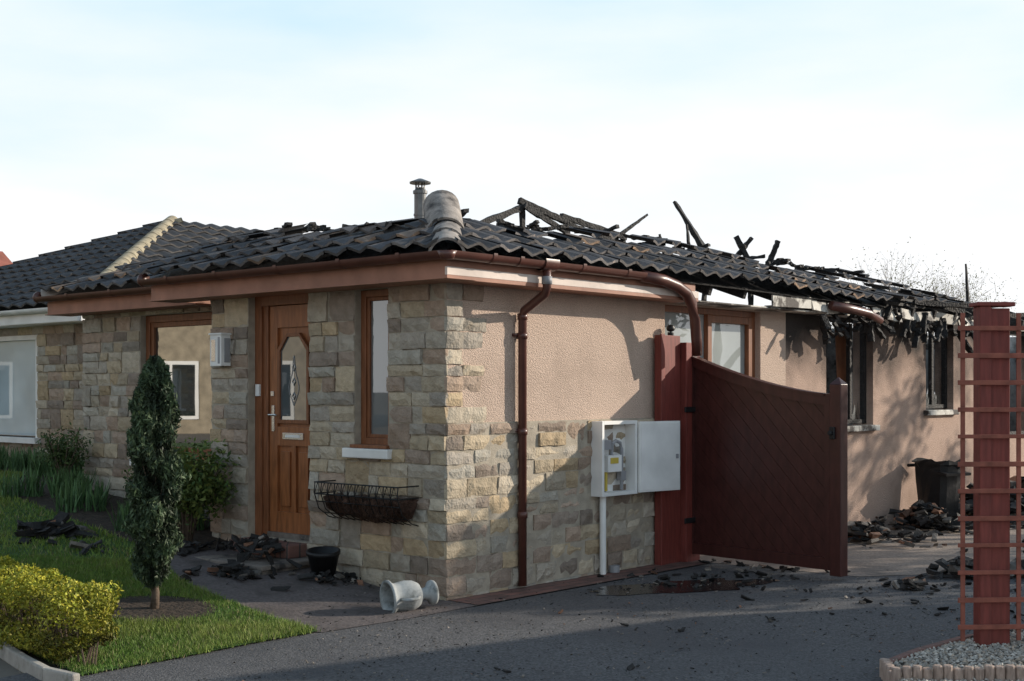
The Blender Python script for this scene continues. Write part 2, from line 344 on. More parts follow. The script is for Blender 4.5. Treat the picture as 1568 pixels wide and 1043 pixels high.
e.box(2.96,7,-.24,.0,2.345,2.36,2)
e.box(5,13.4,.0,.25,2.381,2.43,2)
e.obj('fascia_and_soffit',[m_fascia,m_cream,m_whitec],house,bevel=.003)
g=MB()
def gut(pts): g.tube(pts,.058,10,0,W1,math.pi,2*math.pi,upv=(0,0,1)); g.tube(pts,.053,10,0,W1,math.pi,2*math.pi,upv=(0,0,1))
gut([(-.345,3.42,2.53),(-.345,-.345,2.53)]); gut([(-.36,-.345,2.53),(2.0,-.345,2.53)])
gut([(.155,6.15,2.53),(.155,3.1,2.53)])
g.tube([(-.345,-.345,2.526),(-.345,-.345,2.47)],[.075,.045],10,0)
g.tube([(-.345,3.40,2.53),(-.345,3.43,2.53)],.062,10,0)
g.tube([(.155,6.13,2.53),(.155,6.16,2.53)],.062,10,0)
g.tube([(2.0,-.345,2.505),(2.3,-.345,2.49),(2.5,-.345,2.455),(2.66,-.34,2.40),(2.77,-.33,2.31),(2.83,-.32,2.18),(2.87,-.31,2.02),(2.90,-.3,1.86)],[.05,.05,.05,.052,.05,.048,.05,.045],10,0)
for v in(.1,.75,1.5,2.3,3.0): g.tube([(-.345,v-.02,2.531),(-.345,v+.02,2.531)],.063,12,0,W1,math.pi*.95,2.05*math.pi)
for v in(3.9,4.7,5.5): g.tube([(.155,v-.02,2.531),(.155,v+.02,2.531)],.063,12,0,W1,math.pi*.95,2.05*math.pi)
for v in(.1,.4,1.15,1.75): g.tube([(v-.02,-.345,2.531),(v+.02,-.345,2.531)],.063,12,0,W1,math.pi*.95,2.05*math.pi)
g.tube([(.67,-.345,2.527),(.83,-.345,2.527)],.066,12,0,W1,math.pi*.9,2.1*math.pi)
g.tube([(.75,-.345,2.5),(.75,-.345,2.33),(.76,-.32,2.29),(.79,-.08,2.17),(.80,-.055,2.12),(.80,-.055,.02)],.034,12,0)
g.tube([(.75,-.345,2.42),(.75,-.345,2.36)],.041,12,3)
for z in(2.1,1.95,1.2,.55): g.tube([(.80,-.055,z),(.80,-.055,z+.05)],.041,12,0)
for z in(1.97,1.22): g.box(.74,.86,-.03,.0,z,z+.025)
g.tube([(5.35,-.34,2.42),(5.75,-.36,2.4),(6.05,-.4,2.37),(6.3,-.42,2.30)],[.05,.05,.045,.04],8,0)
g.obj('gutters_and_downpipe',[m_brown,m_char,m_white,m_grey],house,smooth=True)
# ---------------- roof tiles
PT=.4; SL=math.atan(PT); cS,sS=math.cos(SL),math.sin(SL)
def tiles(mb,O,A,B,length,rows,keep,colf,clampf=None,w=.3,ex=.31,jit=1.0,seed=1,rolls=2,sagf=None):
    r=random.Random(seed); O=Vector(O);A=Vector(A).normalized();B=Vector(B).normalized();Nn=A.cross(B).normalized()
    if Nn.z<0: Nn=-Nn
    nc=int(math.ceil(length/w)); K=6*rolls
    for j in range(rows):
        for i in range(nc):
            a0=i*w;b0=j*ex
            kp=keep(a0+w/2,b0+ex/2,r)
            if not kp: continue
            dis=kp if isinstance(kp,float) else 0
            da=r.uniform(-.006,.006)*jit; db=r.uniform(-.012,.012)*jit; tl=r.uniform(-.006,.01)*jit; rot=r.uniform(-.02,.02)*jit
            if dis: db+=r.uniform(-.12,.05)*dis; tl+=r.uniform(0,.05)*dis; rot+=r.uniform(-.3,.3)*dis; da+=r.uniform(-.05,.05)*dis
            vs=[]
            for (bb,hh) in((-.03,.05+tl),(-.03,.028+tl),(ex+.03,.012+tl*.3)):
                for k in range(K+1):
                    s=k/K; h=.022*(abs(math.cos(math.pi*s*rolls))**1.5)*1.8-.01
                    a=a0+s*w+da; b=b0+bb+db
                    ca,cb=a0+w/2,b0+ex/2; a,b=ca+(a-ca)*math.cos(rot)-(b-cb)*math.sin(rot),cb+(a-ca)*math.sin(rot)+(b-cb)*math.cos(rot)
                    if clampf: a=clampf(a,b)
                    q=O+A*a+B*b+Nn*(hh+h)
                    if sagf: q.z+=sagf(a,b)
                    vs.append(q)
            n=K+1; c=colf(r,j)
            mb.add(vs,[(k,k+1,2*n+k+1,2*n+k) for k in range(K)],0,c)
            kk=r.uniform(1.2,3.6); mb.add([vs[q] for q in range(2*n)],[(k,k+1,n+k+1,n+k) for k in range(K)],0,(c[0]*kk,c[1]*kk*.92,c[2]*kk*.82))
rt=MB()
def dark(r,j):
    k=r.uniform(.6,1.45)
    if r.random()<.10: return (.17*k,.125*k,.095*k)
    return (.066*k,.065*k,.069*k)
def interp(pts,a):
    for (x0,y0),(x1,y1) in zip(pts,pts[1:]):
        if x0<=a<=x1: return y0+(y1-y0)*(a-x0)/(x1-x0)
    return pts[-1][1]
topR=[(-1,1.3),(.9,1.15),(1.6,.95),(3.3,1.35),(5.4,1.15),(7,1.05),(8.3,1.1),(9.0,.7),(9.3,.35),(20,0)]
sagR=lambda a,b:-.05*sst((a-5.5)/3.5)-.03*math.sin(a*1.3)*sst((a-3)/2)
def keepR(a,b,r):
    t=interp(topR,a)+r.uniform(-.15,.12)
    if a<b*cS-.12: return False
    if b>t: return False
    if b>t-.25: return 1.0 if r.random()<.7 else False
    if a>6.9: return .8 if r.random()<.66-.08*(a-7) else False
    return .12
tiles(rt,(-.3,-.33,2.55),(1,0,0),(0,cS,sS),9.4,6,keepR,dark,lambda a,b:max(a,b*cS),seed=3,rolls=1,w=.24,sagf=sagR)
topL=[(-1,1.3),(1.3,1.0),(1.7,.95),(2.4,1.1),(3.7,1.35),(9,1.3)]
def keepL(a,b,r):
    t=interp(topL,a)+r.uniform(-.12,.12)
    if a<b*cS-.12 or b>t: return False
    if b>t-.35: return .8
    return .2
tiles(rt,(-.33,-.3,2.55),(0,1,0),(cS,0,sS),3.7,6,keepL,dark,lambda a,b:max(a,b*cS),seed=4,rolls=1,w=.24)
def keepF(a,b,r):
    if a>2.7-b*cS+.1: return False
    if b>1.7: return False
    return .3 if b<.9 else .8
tiles(rt,(.17,3.4,2.55),(0,1,0),(cS,0,sS),2.8,6,keepF,dark,lambda a,b:min(a,2.75-b*cS),seed=5,rolls=1,w=.24)
rt.obj('roof_tiles',[m_tile],house,recalc=False)
ru=MB()
def under(pts): ru.add(pts,[tuple(range(len(pts)))],0)
zz=lambda t:2.54+PT*t
under([(-.3,-.3,zz(0)),(.9,.9,zz(1.2)),(.7,1.4,zz(1.0)),(.8,3.4,zz(1.1)),(-.3,3.4,zz(0))])
under([(-.3,-.3,zz(0)-.02),(.9,.9,zz(1.2)-.02),(1.4,.5,zz(.8)-.02),(3.1,.8,zz(1.1)-.04),(5.1,.65,zz(.95)-.06),(6.6,.6,zz(.9)-.08),(6.9,.2,zz(.5)-.08),(7.1,-.3,zz(0)-.08)])
under([(.2,3.4,zz(0)),(1.5,3.4,zz(1.3)),(1.5,4.8,zz(1.3)),(.2,6.1,zz(0))])
ru.box(-.25,-.2,3.38,3.40,2.5,2.56)
for u_ in np.arange(.2,13,.6):
    if u_<7: ru.beam((u_,-.25,2.46),(u_,.85,2.46+PT*1.1-.06),.05,.1)
    elif u_<9: ru.beam((u_,-.3,2.44),(u_+R.uniform(-.06,.06),.8,2.44+PT*1.1-.05),.05,.1,rag=.15)
    else: ru.beam((u_,-.25,2.45),(u_+R.uniform(-.1,.1),R.uniform(.1,.9),2.5+R.uniform(0,.2)),.05,.09,rag=.2)
for b_ in(.1,.4,.7): ru.beam((6.8,-.3+b_,2.50+PT*b_),(9.0,-.3+b_,2.46+PT*b_),.04,.03,rag=.25,seg=12)
ru.obj('roof_boards',[m_char],house)
cp=MB()
def cap(p,d,l,r0,r1,mi=0,tilt=0):
    p=Vector(p);d=Vector(d).normalized(); q=p+d*l
    cp.tube([p,q],[r0,r1],12,mi,W1,-.12,math.pi+.12,upv=(0,0,1)); cp.tube([p,q],[r0-.018,r1-.018],12,mi,W1,-.12,math.pi+.12,upv=(0,0,1))
    up=Vector((0,0,1)); sd=d.cross(up).normalized(); u2=sd.cross(d); vs=[]
    for rr in(r0,r0-.018):
        for k in range(13):
            a=-.12+(math.pi+.24)*k/12; vs.append(p+(sd*math.cos(a)+u2*math.sin(a))*rr)
    cp.add(vs,[(k,k+1,14+k,13+k) for k in range(12)],mi)
hd=Vector((1,1,PT)).normalized()
for k,(st_,dz,tl_,dx) in enumerate([(0,.0,.0,0),(.42,.0,.0,.03),(.78,.03,.42,-.05)]):
    p=Vector((-.28,-.28,2.50))+hd*st_+Vector((0,0,dz)); dd=hd+Vector((dx,-dx,tl_)); cap(p,dd,.46,.135+.008*k,.13+.008*k)
hd2=Vector((1,-1,PT)).normalized()
for k in range(2):
    p=Vector((.2,6.1,2.52))+hd2*(.4*k); cap(p,hd2+Vector((R.uniform(-.2,.2),0,0)),.4,.11,.1)
cp.obj('hip_cap_tiles',[m_cap],house,smooth=True)
f=MB(); fx,fy=2.22,2.51
f.tube([(fx,fy,.1),(fx,fy,3.50)],.06,16,0); f.tube([(fx,fy,3.50),(fx,fy,3.53)],.072,16,0); f.tube([(fx,fy,3.28),(fx,fy,3.30)],.066,16,0)
for k in range(4):
    a=k*math.pi/2+.4; f.box(fx+.045*math.cos(a)-.006,fx+.045*math.cos(a)+.006,fy+.045*math.sin(a)-.006,fy+.045*math.sin(a)+.006,3.53,3.62,0)
f.tube([(fx,fy,3.6),(fx,fy,3.615),(fx,fy,3.65)],[.105,.108,.02],20,0); f.tube([(fx,fy,3.53),(fx,fy,3.56)],[.06,.045],16,0)
f.obj('stove_flue',[m_steel],house,smooth=False)
INV=FR.inverted(); cr=MB()
def bm_(a,b,w=.06,h=.1,w2=None): cr.beam(INV@Vector(a),INV@Vector(b),w,h,0,W1,.22,w2,12)
bm_((-.55,12.2,3.0),(.12,12.9,3.36),.05,.06); bm_((.07,12.9,3.42),(.60,13.3,3.24),.05,.055); bm_((.12,12.85,3.36),(.56,13.2,3.14),.04,.05)
bm_((.50,13.3,3.32),(1.2,13.8,3.16),.05,.055); bm_((.56,13.3,3.23),(1.15,13.8,3.10),.05,.055); bm_((1.0,13.7,3.08),(1.45,14,3.43),.05,.05,.02)
bm_((2.2,14.2,2.9),(1.80,14.5,3.64),.09,.07,.04); bm_((1.94,14.2,2.9),(1.91,14.3,3.36),.035,.035,.02)
bm_((2.74,14.8,2.9),(2.53,14.8,3.29),.06,.06,.05); bm_((2.48,14.8,2.98),(2.72,14.85,3.28),.07,.06,.05); bm_((2.9,15,2.9),(3.05,15,3.26),.08,.06,.07)
bm_((1.64,14,2.95),(1.58,14,3.22),.03,.03,.02); bm_((6.12,17.5,2.3),(6.07,17.5,3.24),.05,.05,.02)
bm_((1.6,14.2,2.9),(4.3,17.0,2.75),.05,.1)
for (a,b) in(((.1,12.9,2.2),(.1,12.9,3.38)),((.56,13.3,2.2),(.56,13.3,3.26)),((1.17,13.8,2.2),(1.17,13.8,3.16)),((2.1,14.3,2.2),(2.1,14.3,3.0)),((2.7,14.8,2.2),(2.7,14.8,3.0)),((-.5,12.2,2.2),(-.5,12.2,3.03))): bm_(a,b,.04,.05)
for k in range(34):
    u_=R.uniform(7.0,12.8); y_=R.uniform(-.3,1.2); z_=2.42+R.uniform(0,.2); a=R.uniform(-.6,.6); l=R.uniform(.3,1.2)
    cr.beam((u_,y_,z_),(u_+l*math.cos(a),y_+l*math.sin(a),z_+R.uniform(-.08,.12)),.05,.06,0,W1,.35)
for k in range(60):
    u_=R.uniform(5.2,9.1); z_=R.uniform(2.2,2.48)
    cr.beam((u_,-.3+R.uniform(-.05,.1),z_),(u_+R.uniform(-.2,.2),-.3+R.uniform(-.1,.1),z_-R.uniform(.05,.26)),.06,.03,0,W1,.4)
for k in range(50):
    u_=R.uniform(.6,8); y_=interp(topR,u_+.3)*cS-.3+R.uniform(-.1,.1); z_=2.57+PT*(y_+.3)+.0; a=R.uniform(-3.1,3.1); l=R.uniform(.08,.25)
    cr.beam((u_,y_,z_),(u_+l*math.cos(a),y_+l*math.sin(a),z_+R.uniform(-.02,.05)),.05,.03,0,W1,.4)
for k in range(14):
    v_=R.uniform(1.2,3.3); x_=interp(topL,v_+.3)*cS-.3+R.uniform(-.1,.05); z_=2.58+PT*(x_+.3); a=R.uniform(-3.1,3.1); l=R.uniform(.08,.2)
    cr.beam((x_,v_,z_),(x_+l*math.cos(a),v_+l*math.sin(a),z_+R.uniform(-.02,.05)),.06,.03,0,W1,.4)
cr.obj('charred_rafters',[m_char],house)
ct=MB()
for k in range(12):
    x0=6.45+.03*k; ct.add([(x0,.2+.02*(k%2),2.3),(x0+.03,.2+.02*((k+1)%2),2.3),(x0+.03-.01*k+.1,.2+.02*((k+1)%2),1.25+.03*k),(x0-.01*k+.1,.2+.02*(k%2),1.25+.03*k)],[(0,1,2,3)])
ct.obj('window_curtain',[m_curt],house)
# ---------------- gas meter box
mt=MB()
mt.box(1.73,2.23,-.02,-.011,.66,1.29,0)
for b in((1.73,1.76,.66,1.29),(2.20,2.23,.66,1.29),(1.76,2.2,.66,.69),(1.76,2.2,1.26,1.29)): mt.box(b[0],b[1],-.13,-.02,b[2],b[3],0)
mt.box(1.84,2.03,-.11,-.03,.86,1.0,0); mt.box(1.87,1.98,-.115,-.109,.93,.98,2); mt.tube([(2.08,-.07,.7),(2.08,-.07,1.05),(2.06,-.07,1.1),(2.0,-.07,1.12),(1.95,-.07,1.1),(1.94,-.07,1.0)],.016,8,1)
mt.tube([(1.86,-.07,.7),(1.86,-.07,.86)],.014,8,2); mt.box(1.8,1.9,-.1,-.03,1.05,1.13,1); mt.box(2.05,2.12,-.09,-.04,.78,.86,1)
T=Matrix.Translation((2.235,-.13,0))@Matrix.Rotation(-.17,4,'Z'); mt.box(0,.5,-.022,0,.67,1.28,0,W1,T); mt.box(.015,.485,-.026,-.022,.685,1.265,0,W1,T); mt.box(.44,.47,-.034,-.026,.95,.99,1,W1,T)
mt.tube([(1.83,-.06,.66),(1.83,-.06,-.02)],.028,10,0); mt.tube([(2.0,-.05,.06),(2.0,-.05,-.02)],.05,10,1)
mt.obj('gas_meter_box',[m_white,m_grey,m_yellow],None,True,bevel=.004)
mb_=MB(); mb_.box(-.12,-.022,2.58,2.74,1.76,2.03,0); mb_.box(-.122,-.119,2.60,2.63,1.78,2.01,1); mb_.box(-.125,-.118,2.66,2.72,1.8,1.99,2); mb_.box(-.13,-.02,2.57,2.75,2.03,2.045,0)
mb_.box(-.09,-.03,2.575,2.5805,1.79,2.0,1)
mb_.obj('wall_mailbox',[m_white,m_grey,m_metal],None,True,bevel=.004)
# ---------------- hay rack planter
hr=MB(); v0,v1=.26,1.2
def rib(v): return [(-.03,v,.83),(-.24,v,.83),(-.25,v,.75),(-.20,v,.62),(-.10,v,.55),(-.03,v,.53)]
for z in(.83,.74): hr.tube([(-.03,v0,z),(-.245,v0,z),(-.245,v1,z),(-.03,v1,z)],.006,6,0)
for k in range(13): hr.tube([p for p in rib(v0+(v1-v0)*k/12)][1:],.0045,5,0)
for k in range(0,12):
    vv=v0+(v1-v0)*k/12; hr.tube([(-.245,vv,.74),(-.245,vv+.04,.83),(-.245,vv+.078,.74)],.004,5,0)
hr.tube([(-.23,v0,.68),(-.23,v1,.68)],.005,6,0); hr.tube([(-.15,v0,.585),(-.15,v1,.585)],.005,6,0)
prof=[(-.035,.72),(-.225,.72),(-.235,.69),(-.19,.60),(-.1,.55),(-.035,.54)]
n=24; vs=[];fs=[]
for k in range(n+1):
    ss=math.sin(math.pi*k/n)**.2
    for (x,z) in prof: vs.append((x*(.6+.4*ss)+R.uniform(-.012,.012),v0+.01+(v1-v0-.02)*k/n,.72-(.72-z)*ss+R.uniform(-.02,.02)))
for k in range(n):
    for j in range(6): fs.append((k*6+j,k*6+(j+1)%6,k*6+6+(j+1)%6,k*6+6+j))
fs+=[tuple(range(6)),tuple(n*6+j for j in range(6))]; hr.add(vs,fs,1)
for k in range(2600):
    p=Vector((R.uniform(-.26,-.03),R.uniform(v0,v1),R.uniform(.60,.76))); q=p+Vector((R.uniform(-.05,.02),R.uniform(-.05,.05),R.uniform(-.12,.08))); s=Vector((.003,.004,0)); c=R.uniform(.4,1.2)
    hr.add([p-s,p+s,q],[(0,1,2)],2,(.14*c,.075*c,.05*c))
hr.obj('hayrack_wall_planter',[m_wire,m_liner,m_leaf],None,True,recalc=False)
# ---------------- neighbour
nb=empty('neighbouring_bungalow')
mb=MB(); slab(mb,PL(1.5),7.4,15,-.1,2.38,[(8.6,11.2,.95,2.25)],-.25,0); mb.box(1.52,16,7.4,7.65,-.1,2.37); mb.box(15.8,16,7.6,15,-.1,2.37); mb.obj('mortar_core',[m_mortar],nb)
mb=MB(); stones(mb,PL(1.5),courses([-.1,.95,2.25,2.38],8),7.38,13,[(8.6,11.2,.95,2.25)],21,(.2,.4)); stones(mb,lambda u,z,n:(u,7.4-n,z),courses([-.1,.95,2.25,2.38],8),1.48,4,[],22,(.2,.4)); mb.obj('stone_facing',[m_stone],nb)
mb=MB(); mb.box(1.56,1.565,8.62,11.2,.97,2.23,1)
for a in(8.60,9.9,11.14): mb.box(1.5,1.56,a,a+.06,.95,2.25,0)
mb.box(1.5,1.56,8.6,11.2,2.19,2.249,0); mb.box(1.4,1.6,8.5,11.3,.88,.95,0)
mb.box(1.17,1.2,7.1,15.1,2.36,2.52,0); mb.box(1.2,1.5,7.11,15.1,2.352,2.36,0); mb.box(1.2,16,7.07,7.1,2.36,2.52,0); mb.box(1.21,16,7.1,7.4,2.35,2.358,0)
mb.obj('window_and_fascia',[m_white,g_nb],nb)
gm=MB(); gm.tube([(1.12,15,2.53),(1.12,7.05,2.53)],.055,10,0,W1,math.pi,2*math.pi); gm.obj('gutter',[m_white],nb)
mb=MB()
pt2=(4.2-2.55)/3.92; s2=math.atan(pt2); c2,s2s=math.cos(s2),math.sin(s2)
def nd(r,j): k=r.uniform(.8,1.2); return (.06*k,.06*k,.063*k)
tiles(mb,(1.15,15.05,2.55),(0,-1,0),(c2,0,s2s),7.95,14,lambda a,b,r:True if (a>b*c2-.2 and a<7.95-b*c2+.2) else False,nd,lambda a,b:min(max(a,b*c2),7.95-b*c2),seed=9,jit=.6,rolls=1)
tiles(mb,(1.15,7.1,2.55),(1,0,0),(0,c2,s2s),15,14,lambda a,b,r:True if a>b*c2-.2 else False,nd,lambda a,b:max(a,b*c2),seed=10,jit=.6,rolls=1)
mb.obj('roof_tiles',[m_tile],nb,recalc=False)
cp=MB(); hh=Vector((1,1,pt2)).normalized(); L3=Vector((3.92,3.92,1.65)).length
k=0
while k*.4<L3: cap(Vector((1.17,7.12,2.53))+hh*.4*k,hh,.42,.115,.108,0); k+=1
hh=Vector((1,-1,pt2)).normalized(); k=0
while k*.4<L3: cap(Vector((1.17,15,2.51))+hh*.4*k,hh,.42,.08,.075,0); k+=1
for k in range(26): cap((5.07+.42*k,11.04,4.15),(1,0,0),.43,.08,.075,0)
cp.obj('ridge_tiles',[m_ycap],nb,smooth=True)
mb=MB(); mb.add([(5.1,11.05,4.17),(16,11.05,4.17),(16,15.1,2.5),(1.2,15.1,2.5)],[(0,1,2,3)]); mb.obj('rear_roof',[m_char],nb)
def simple_house(name,cx,cy,w,dp,eh,rh,rot,mw,mr,wins=True):
    P=bpy.data.objects.new(name,None); scene.collection.objects.link(P); P.location=(cx,cy,0); P.rotation_euler=(0,0,rot)
    b=MB(); b.box(-w/2,w/2,-dp/2,dp/2,0,eh); b.add([(-w/2,-dp/2,eh),(-w/2,dp/2,eh),(-w/2,0,rh-.05),(w/2,-dp/2,eh),(w/2,dp/2,eh),(w/2,0,rh-.05)],[(0,1,2),(3,4,5)]); b.obj('walls',[mw],P)
    b=MB(); o=.25
    for s in(-1,1):
        zl=eh-(rh-eh)*o/(dp/2); b.add([(-w/2-o,s*(dp/2+o),zl),(w/2+o,s*(dp/2+o),zl),(w/2+o,0,rh),(-w/2-o,0,rh)],[(0,1,2,3)])
    b.obj('roof',[mr],P,solid=.12)
    if wins:
        b=MB()
        for s in(-1,1):
            for x in np.linspace(-w/2+1.2,w/2-1.2,max(2,int(w/2.6))):
                for z in([.9] if eh<4 else [.9,3.3]):
                    y=s*dp/2; y0,y1=(y,y+.04) if s>0 else (y-.04,y)
                    b.box(x-.6,x+.6,y0,y1,z,z+1.3,0); yy=(y1,y1+.01) if s>0 else (y0-.01,y0)
                    b.box(x-.52,x-.03,yy[0],yy[1],z+.08,z+1.22,1); b.box(x+.03,x+.52,yy[0],yy[1],z+.08,z+1.22,1)
        b.obj('windows',[m_white,g_dark],P)
    return P
simple_house('distant_red_roofed_house',-20.3,43,8,8,3.2,6.5,math.radians(60),m_farst,m_redroof)
simple_house('sandstone_house',-24,16.5,11,8,4.8,7.4,math.radians(90),m_farst,m_redroof)
simple_house('sandstone_house',-22,4,9,8,4.8,7.4,math.radians(90),m_farst,m_redroof)
simple_house('offscreen_shadow_block',11.4,10.75,4.6,1.7,3.0,3.9,math.radians(16),m_farst,m_redroof,False)  # unseen block, added and sized to cast a shadow band on the drive
# ---------------- ground
def sheet(name,poly,zoff,mat,step=.3,flat=False):
    bm=bmesh.new(); bm.faces.new([bm.verts.new((x,y,0)) for x,y in poly])
    xs=[p[0] for p in poly]; ys=[p[1] for p in poly]
    if not flat:
        for ax,(lo,hi) in enumerate(((min(xs),max(xs)),(min(ys),max(ys)))):
            t=lo+step
            while t<hi:
                no=[0,0,0]; no[ax]=1; co=[0,0,0]; co[ax]=t
                bmesh.ops.bisect_plane(bm,geom=bm.verts[:]+bm.edges[:]+bm.faces[:],plane_co=co,plane_no=no); t+=step
    for v in bm.verts: v.co.z=zg(v.co.x,v.co.y)+zoff
    bmesh.ops.triangulate(bm,faces=bm.faces[:])
    bm.normal_update()
    for f_ in bm.faces:
        if f_.normal.z<0: f_.normal_flip()
    me=bpy.data.meshes.new(name); bm.to_mesh(me); bm.free(); me.materials.append(mat)
    o=bpy.data.objects.new(name,me); scene.collection.objects.link(o); return o
ax_=[-500,-200,-80,-40,-25,-15]+list(np.arange(-12,6,.4))+[7,10,20,50,120,500]
ay_=[-300,-60,-10,0,3,5]+list(np.arange(6,24,.4))+[26,32,45,80,200,700]
gmb=MB(); vs=[(x,y,zg(x,y)-.02) for x in ax_ for y in ay_]; ny=len(ay_)
gmb.add(vs,[(i*ny+j,(i+1)*ny+j,(i+1)*ny+j+1,i*ny+j+1) for i in range(len(ax_)-1) for j in range(ny-1)]); gmb.obj('ground',[m_ground],smooth=True)
l2=lambda x,y:(L(x,y).x,L(x,y).y)
drive=[(-6,-8),(-3.9,5),(-2.75,7.1),(-2.2,7.85),(-1.75,8.3),(-1.35,8.55),(-.7,8.95),l2(-.02,-.34),l2(3.1,-.34),(2.9,10.9),(16,14),(16,-8)]
sheet('asphalt_driveway',drive,-.006,m_asph,.5)
sheet('concrete_yard',[l2(3.1,-.33),l2(3.1,.01),l2(13.5,.01),(22,24),(16,14.01),(2.9,10.91)],-.004,m_conc,1)
sheet('brick_paver_edging',[l2(-.02,-.34),l2(3.1,-.34),l2(3.1,.01),l2(.0,.01)],.002,m_paver,.3)
path=[(-1.22,8.385),(-.7,8.905),l2(-.02,-.335),l2(.0,.0),l2(.0,2.9),l2(-.75,2.9),(-2.65,9.8),(-2.2,9.33),(-1.65,8.6)]
sheet('paved_path',path,-.002,m_path,.25)
bed=[l2(0,2.4),l2(0,2.88),l2(.5,2.9),l2(.5,5.8),l2(1.5,7.4),l2(1.5,14),l2(.6,14),l2(.5,7),l2(-.35,5.9),l2(-.75,2.9),l2(-.75,2.4)]
sheet('flower_bed',bed,.004,m_soil,.3)
lawn=[(-2.34,7.1),(-1.88,7.63),(-1.53,8.08),(-1.24,8.40),(-1.5,8.72),(-2.05,9.3),(-2.45,9.75),l2(-.72,2.95),l2(-.35,5.9),l2(.5,7.05),l2(.7,14),(-14,20),(-14,12),(-5,10.2),(-3.75,8.85)]
sheet('lawn',lawn,.006,m_lawn,.3)
pud=[]
for k in range(60):
    a=k/60*2*math.pi; r_=.42*(1+.45*noise.noise(Vector((math.cos(a)*2,math.sin(a)*2,3)))+.15*noise.noise(Vector((math.cos(a)*6,math.sin(a)*6,1)))); pud.append((1.35+1.6*r_*math.cos(a)*1.1+.3*r_*math.sin(a),10.35+r_*math.sin(a)*.8+.35*math.cos(a)*1.6*r_))
sheet('puddle',pud,-.001,m_wet,.5)
jp=Vector((-2.44,8.92,0))
sheet('tree_pit_soil',[(jp.x+.42*math.cos(k/20*6.283)*(1+.15*math.sin(3*k)),jp.y+.36*math.sin(k/20*6.283)) for k in range(20)],.014,m_soil,.3)
def inpoly(P,poly):
    x,y=P[:,0],P[:,1]; ins=np.zeros(len(P),bool); n=len(poly); j=n-1
    for i in range(n):
        xi,yi=poly[i];xj,yj=poly[j]
        c=((yi>y)!=(yj>y))&(x<(xj-xi)*(y-yi)/(yj-yi+1e-12)+xi); ins^=c; j=i
    return ins
def tri_mesh(name,V,F,cols,mat,parent=None):
    me=bpy.data.meshes.new(name); me.from_pydata(V.tolist(),[],F.tolist()); me.materials.append(mat)
    at=me.color_attributes.new('Col','FLOAT_COLOR','CORNER'); k=F.shape[1]; c=np.ones((len(F),4),np.float32); c[:,:3]=cols; at.data.foreach_set('color',np.repeat(c,k,axis=0).ravel())
    o=bpy.data.objects.new(name,me); scene.collection.objects.link(o)
    if parent: o.parent=parent
    return o
def grass(name,n,x0,x1,y0,y1,poly,h,w,excl=None):
    P=np.column_stack([NR.uniform(x0,x1,n),NR.uniform(y0,y1,n)]); P=P[inpoly(P,poly)]
    P=P+NR.normal(0,.012,P.shape)
    d=np.hypot(P[:,0]-jp.x,(P[:,1]-jp.y)*1.15); P=P[d>.33+.12*NR.rand(len(P))]
    n=len(P); Z=np.array([zg(a,b) for a,b in P])+.0; a=NR.uniform(0,6.28,n); hh=h*NR.uniform(.5,1.3,n); ww=w*NR.uniform(.7,1.3,n)
    pt=np.array([noise.noise(Vector((p[0]*1.5,p[1]*1.5,0)))+.6*noise.noise(Vector((p[0]*6,p[1]*6,2))) for p in P])*.5+.5
    hh*=(.6+.8*np.clip(pt,0,1))
    b=np.column_stack([P,Z]); s=np.column_stack([np.cos(a)*ww,np.sin(a)*ww,np.zeros(n)]); t=b+np.column_stack([NR.normal(0,.4,n)*hh,NR.normal(0,.4,n)*hh,hh])
    V=np.stack([b-s,b+s,t],1).reshape(-1,3); F=np.arange(3*n).reshape(-1,3)
    k=NR.uniform(.6,1.3,n)[:,None]; col=(np.array([.10,.21,.03])*(1-pt)[:,None]+np.array([.23,.28,.055])*pt[:,None])*k
    dead=NR.rand(n)<.08; col[dead]=[.3,.25,.12]
    return tri_mesh(name,V,F,col,m_leaf)
grass('grass',150000,-4.2,-1.2,7.0,10.4,lawn,.035,.0028)
grass('grass',90000,-9,-2.3,9.6,15.5,lawn,.04,.005)
def leaves(name,Cn,size,cA,cB,parent=None,elong=1.8,mat=None,up=0,shade=None):
    n=len(Cn); a=NR.normal(size=(n,3)); a[:,2]+=up; a/=np.linalg.norm(a,axis=1)[:,None]; b=NR.normal(size=(n,3)); b=np.cross(a,b); b/=np.linalg.norm(b,axis=1)[:,None]
    s=size*NR.uniform(.6,1.3,n)[:,None]
    V=np.stack([Cn-a*s*elong,Cn+b*s*.6,Cn+a*s*elong,Cn-b*s*.6],1).reshape(-1,3); F=np.arange(4*n).reshape(-1,4)
    t=NR.rand(n)[:,None]; k=NR.uniform(.65,1.25,n)[:,None]; col=(np.array(cA)*(1-t)+np.array(cB)*t)*k
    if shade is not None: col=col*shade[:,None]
    return tri_mesh(name,V,F,col,mat or m_leaf,parent)
jz=zg(jp.x,jp.y); J=bpy.data.objects.new('columnar_juniper_tree',None); scene.collection.objects.link(J); J.location=(jp.x,jp.y,jz)
t=MB(); t.tube([(0,0,-.02),(.01,0,.12),(-.015,.01,.3),(.0,0,.9),(0,0,1.6)],[.035,.027,.022,.018,.004],8)
for k in range(70):
    z=.2+1.3*R.random(); a=R.uniform(0,6.28); r_=.1*R.uniform(.6,1.3); t.tube([(0,0,z-.08),(r_*.6*math.cos(a),r_*.6*math.sin(a),z),(r_*math.cos(a),r_*math.sin(a),z+.12)],[.006,.004,.002],5)
t.obj('trunk',[m_bark],J,smooth=True)
n=36000; z=NR.rand(n)**.95; a=NR.uniform(0,6.28,n)
prof_=np.interp(z,[0,.05,.18,.4,.6,.8,.93,1],[.04,.10,.14,.155,.165,.145,.095,.03])
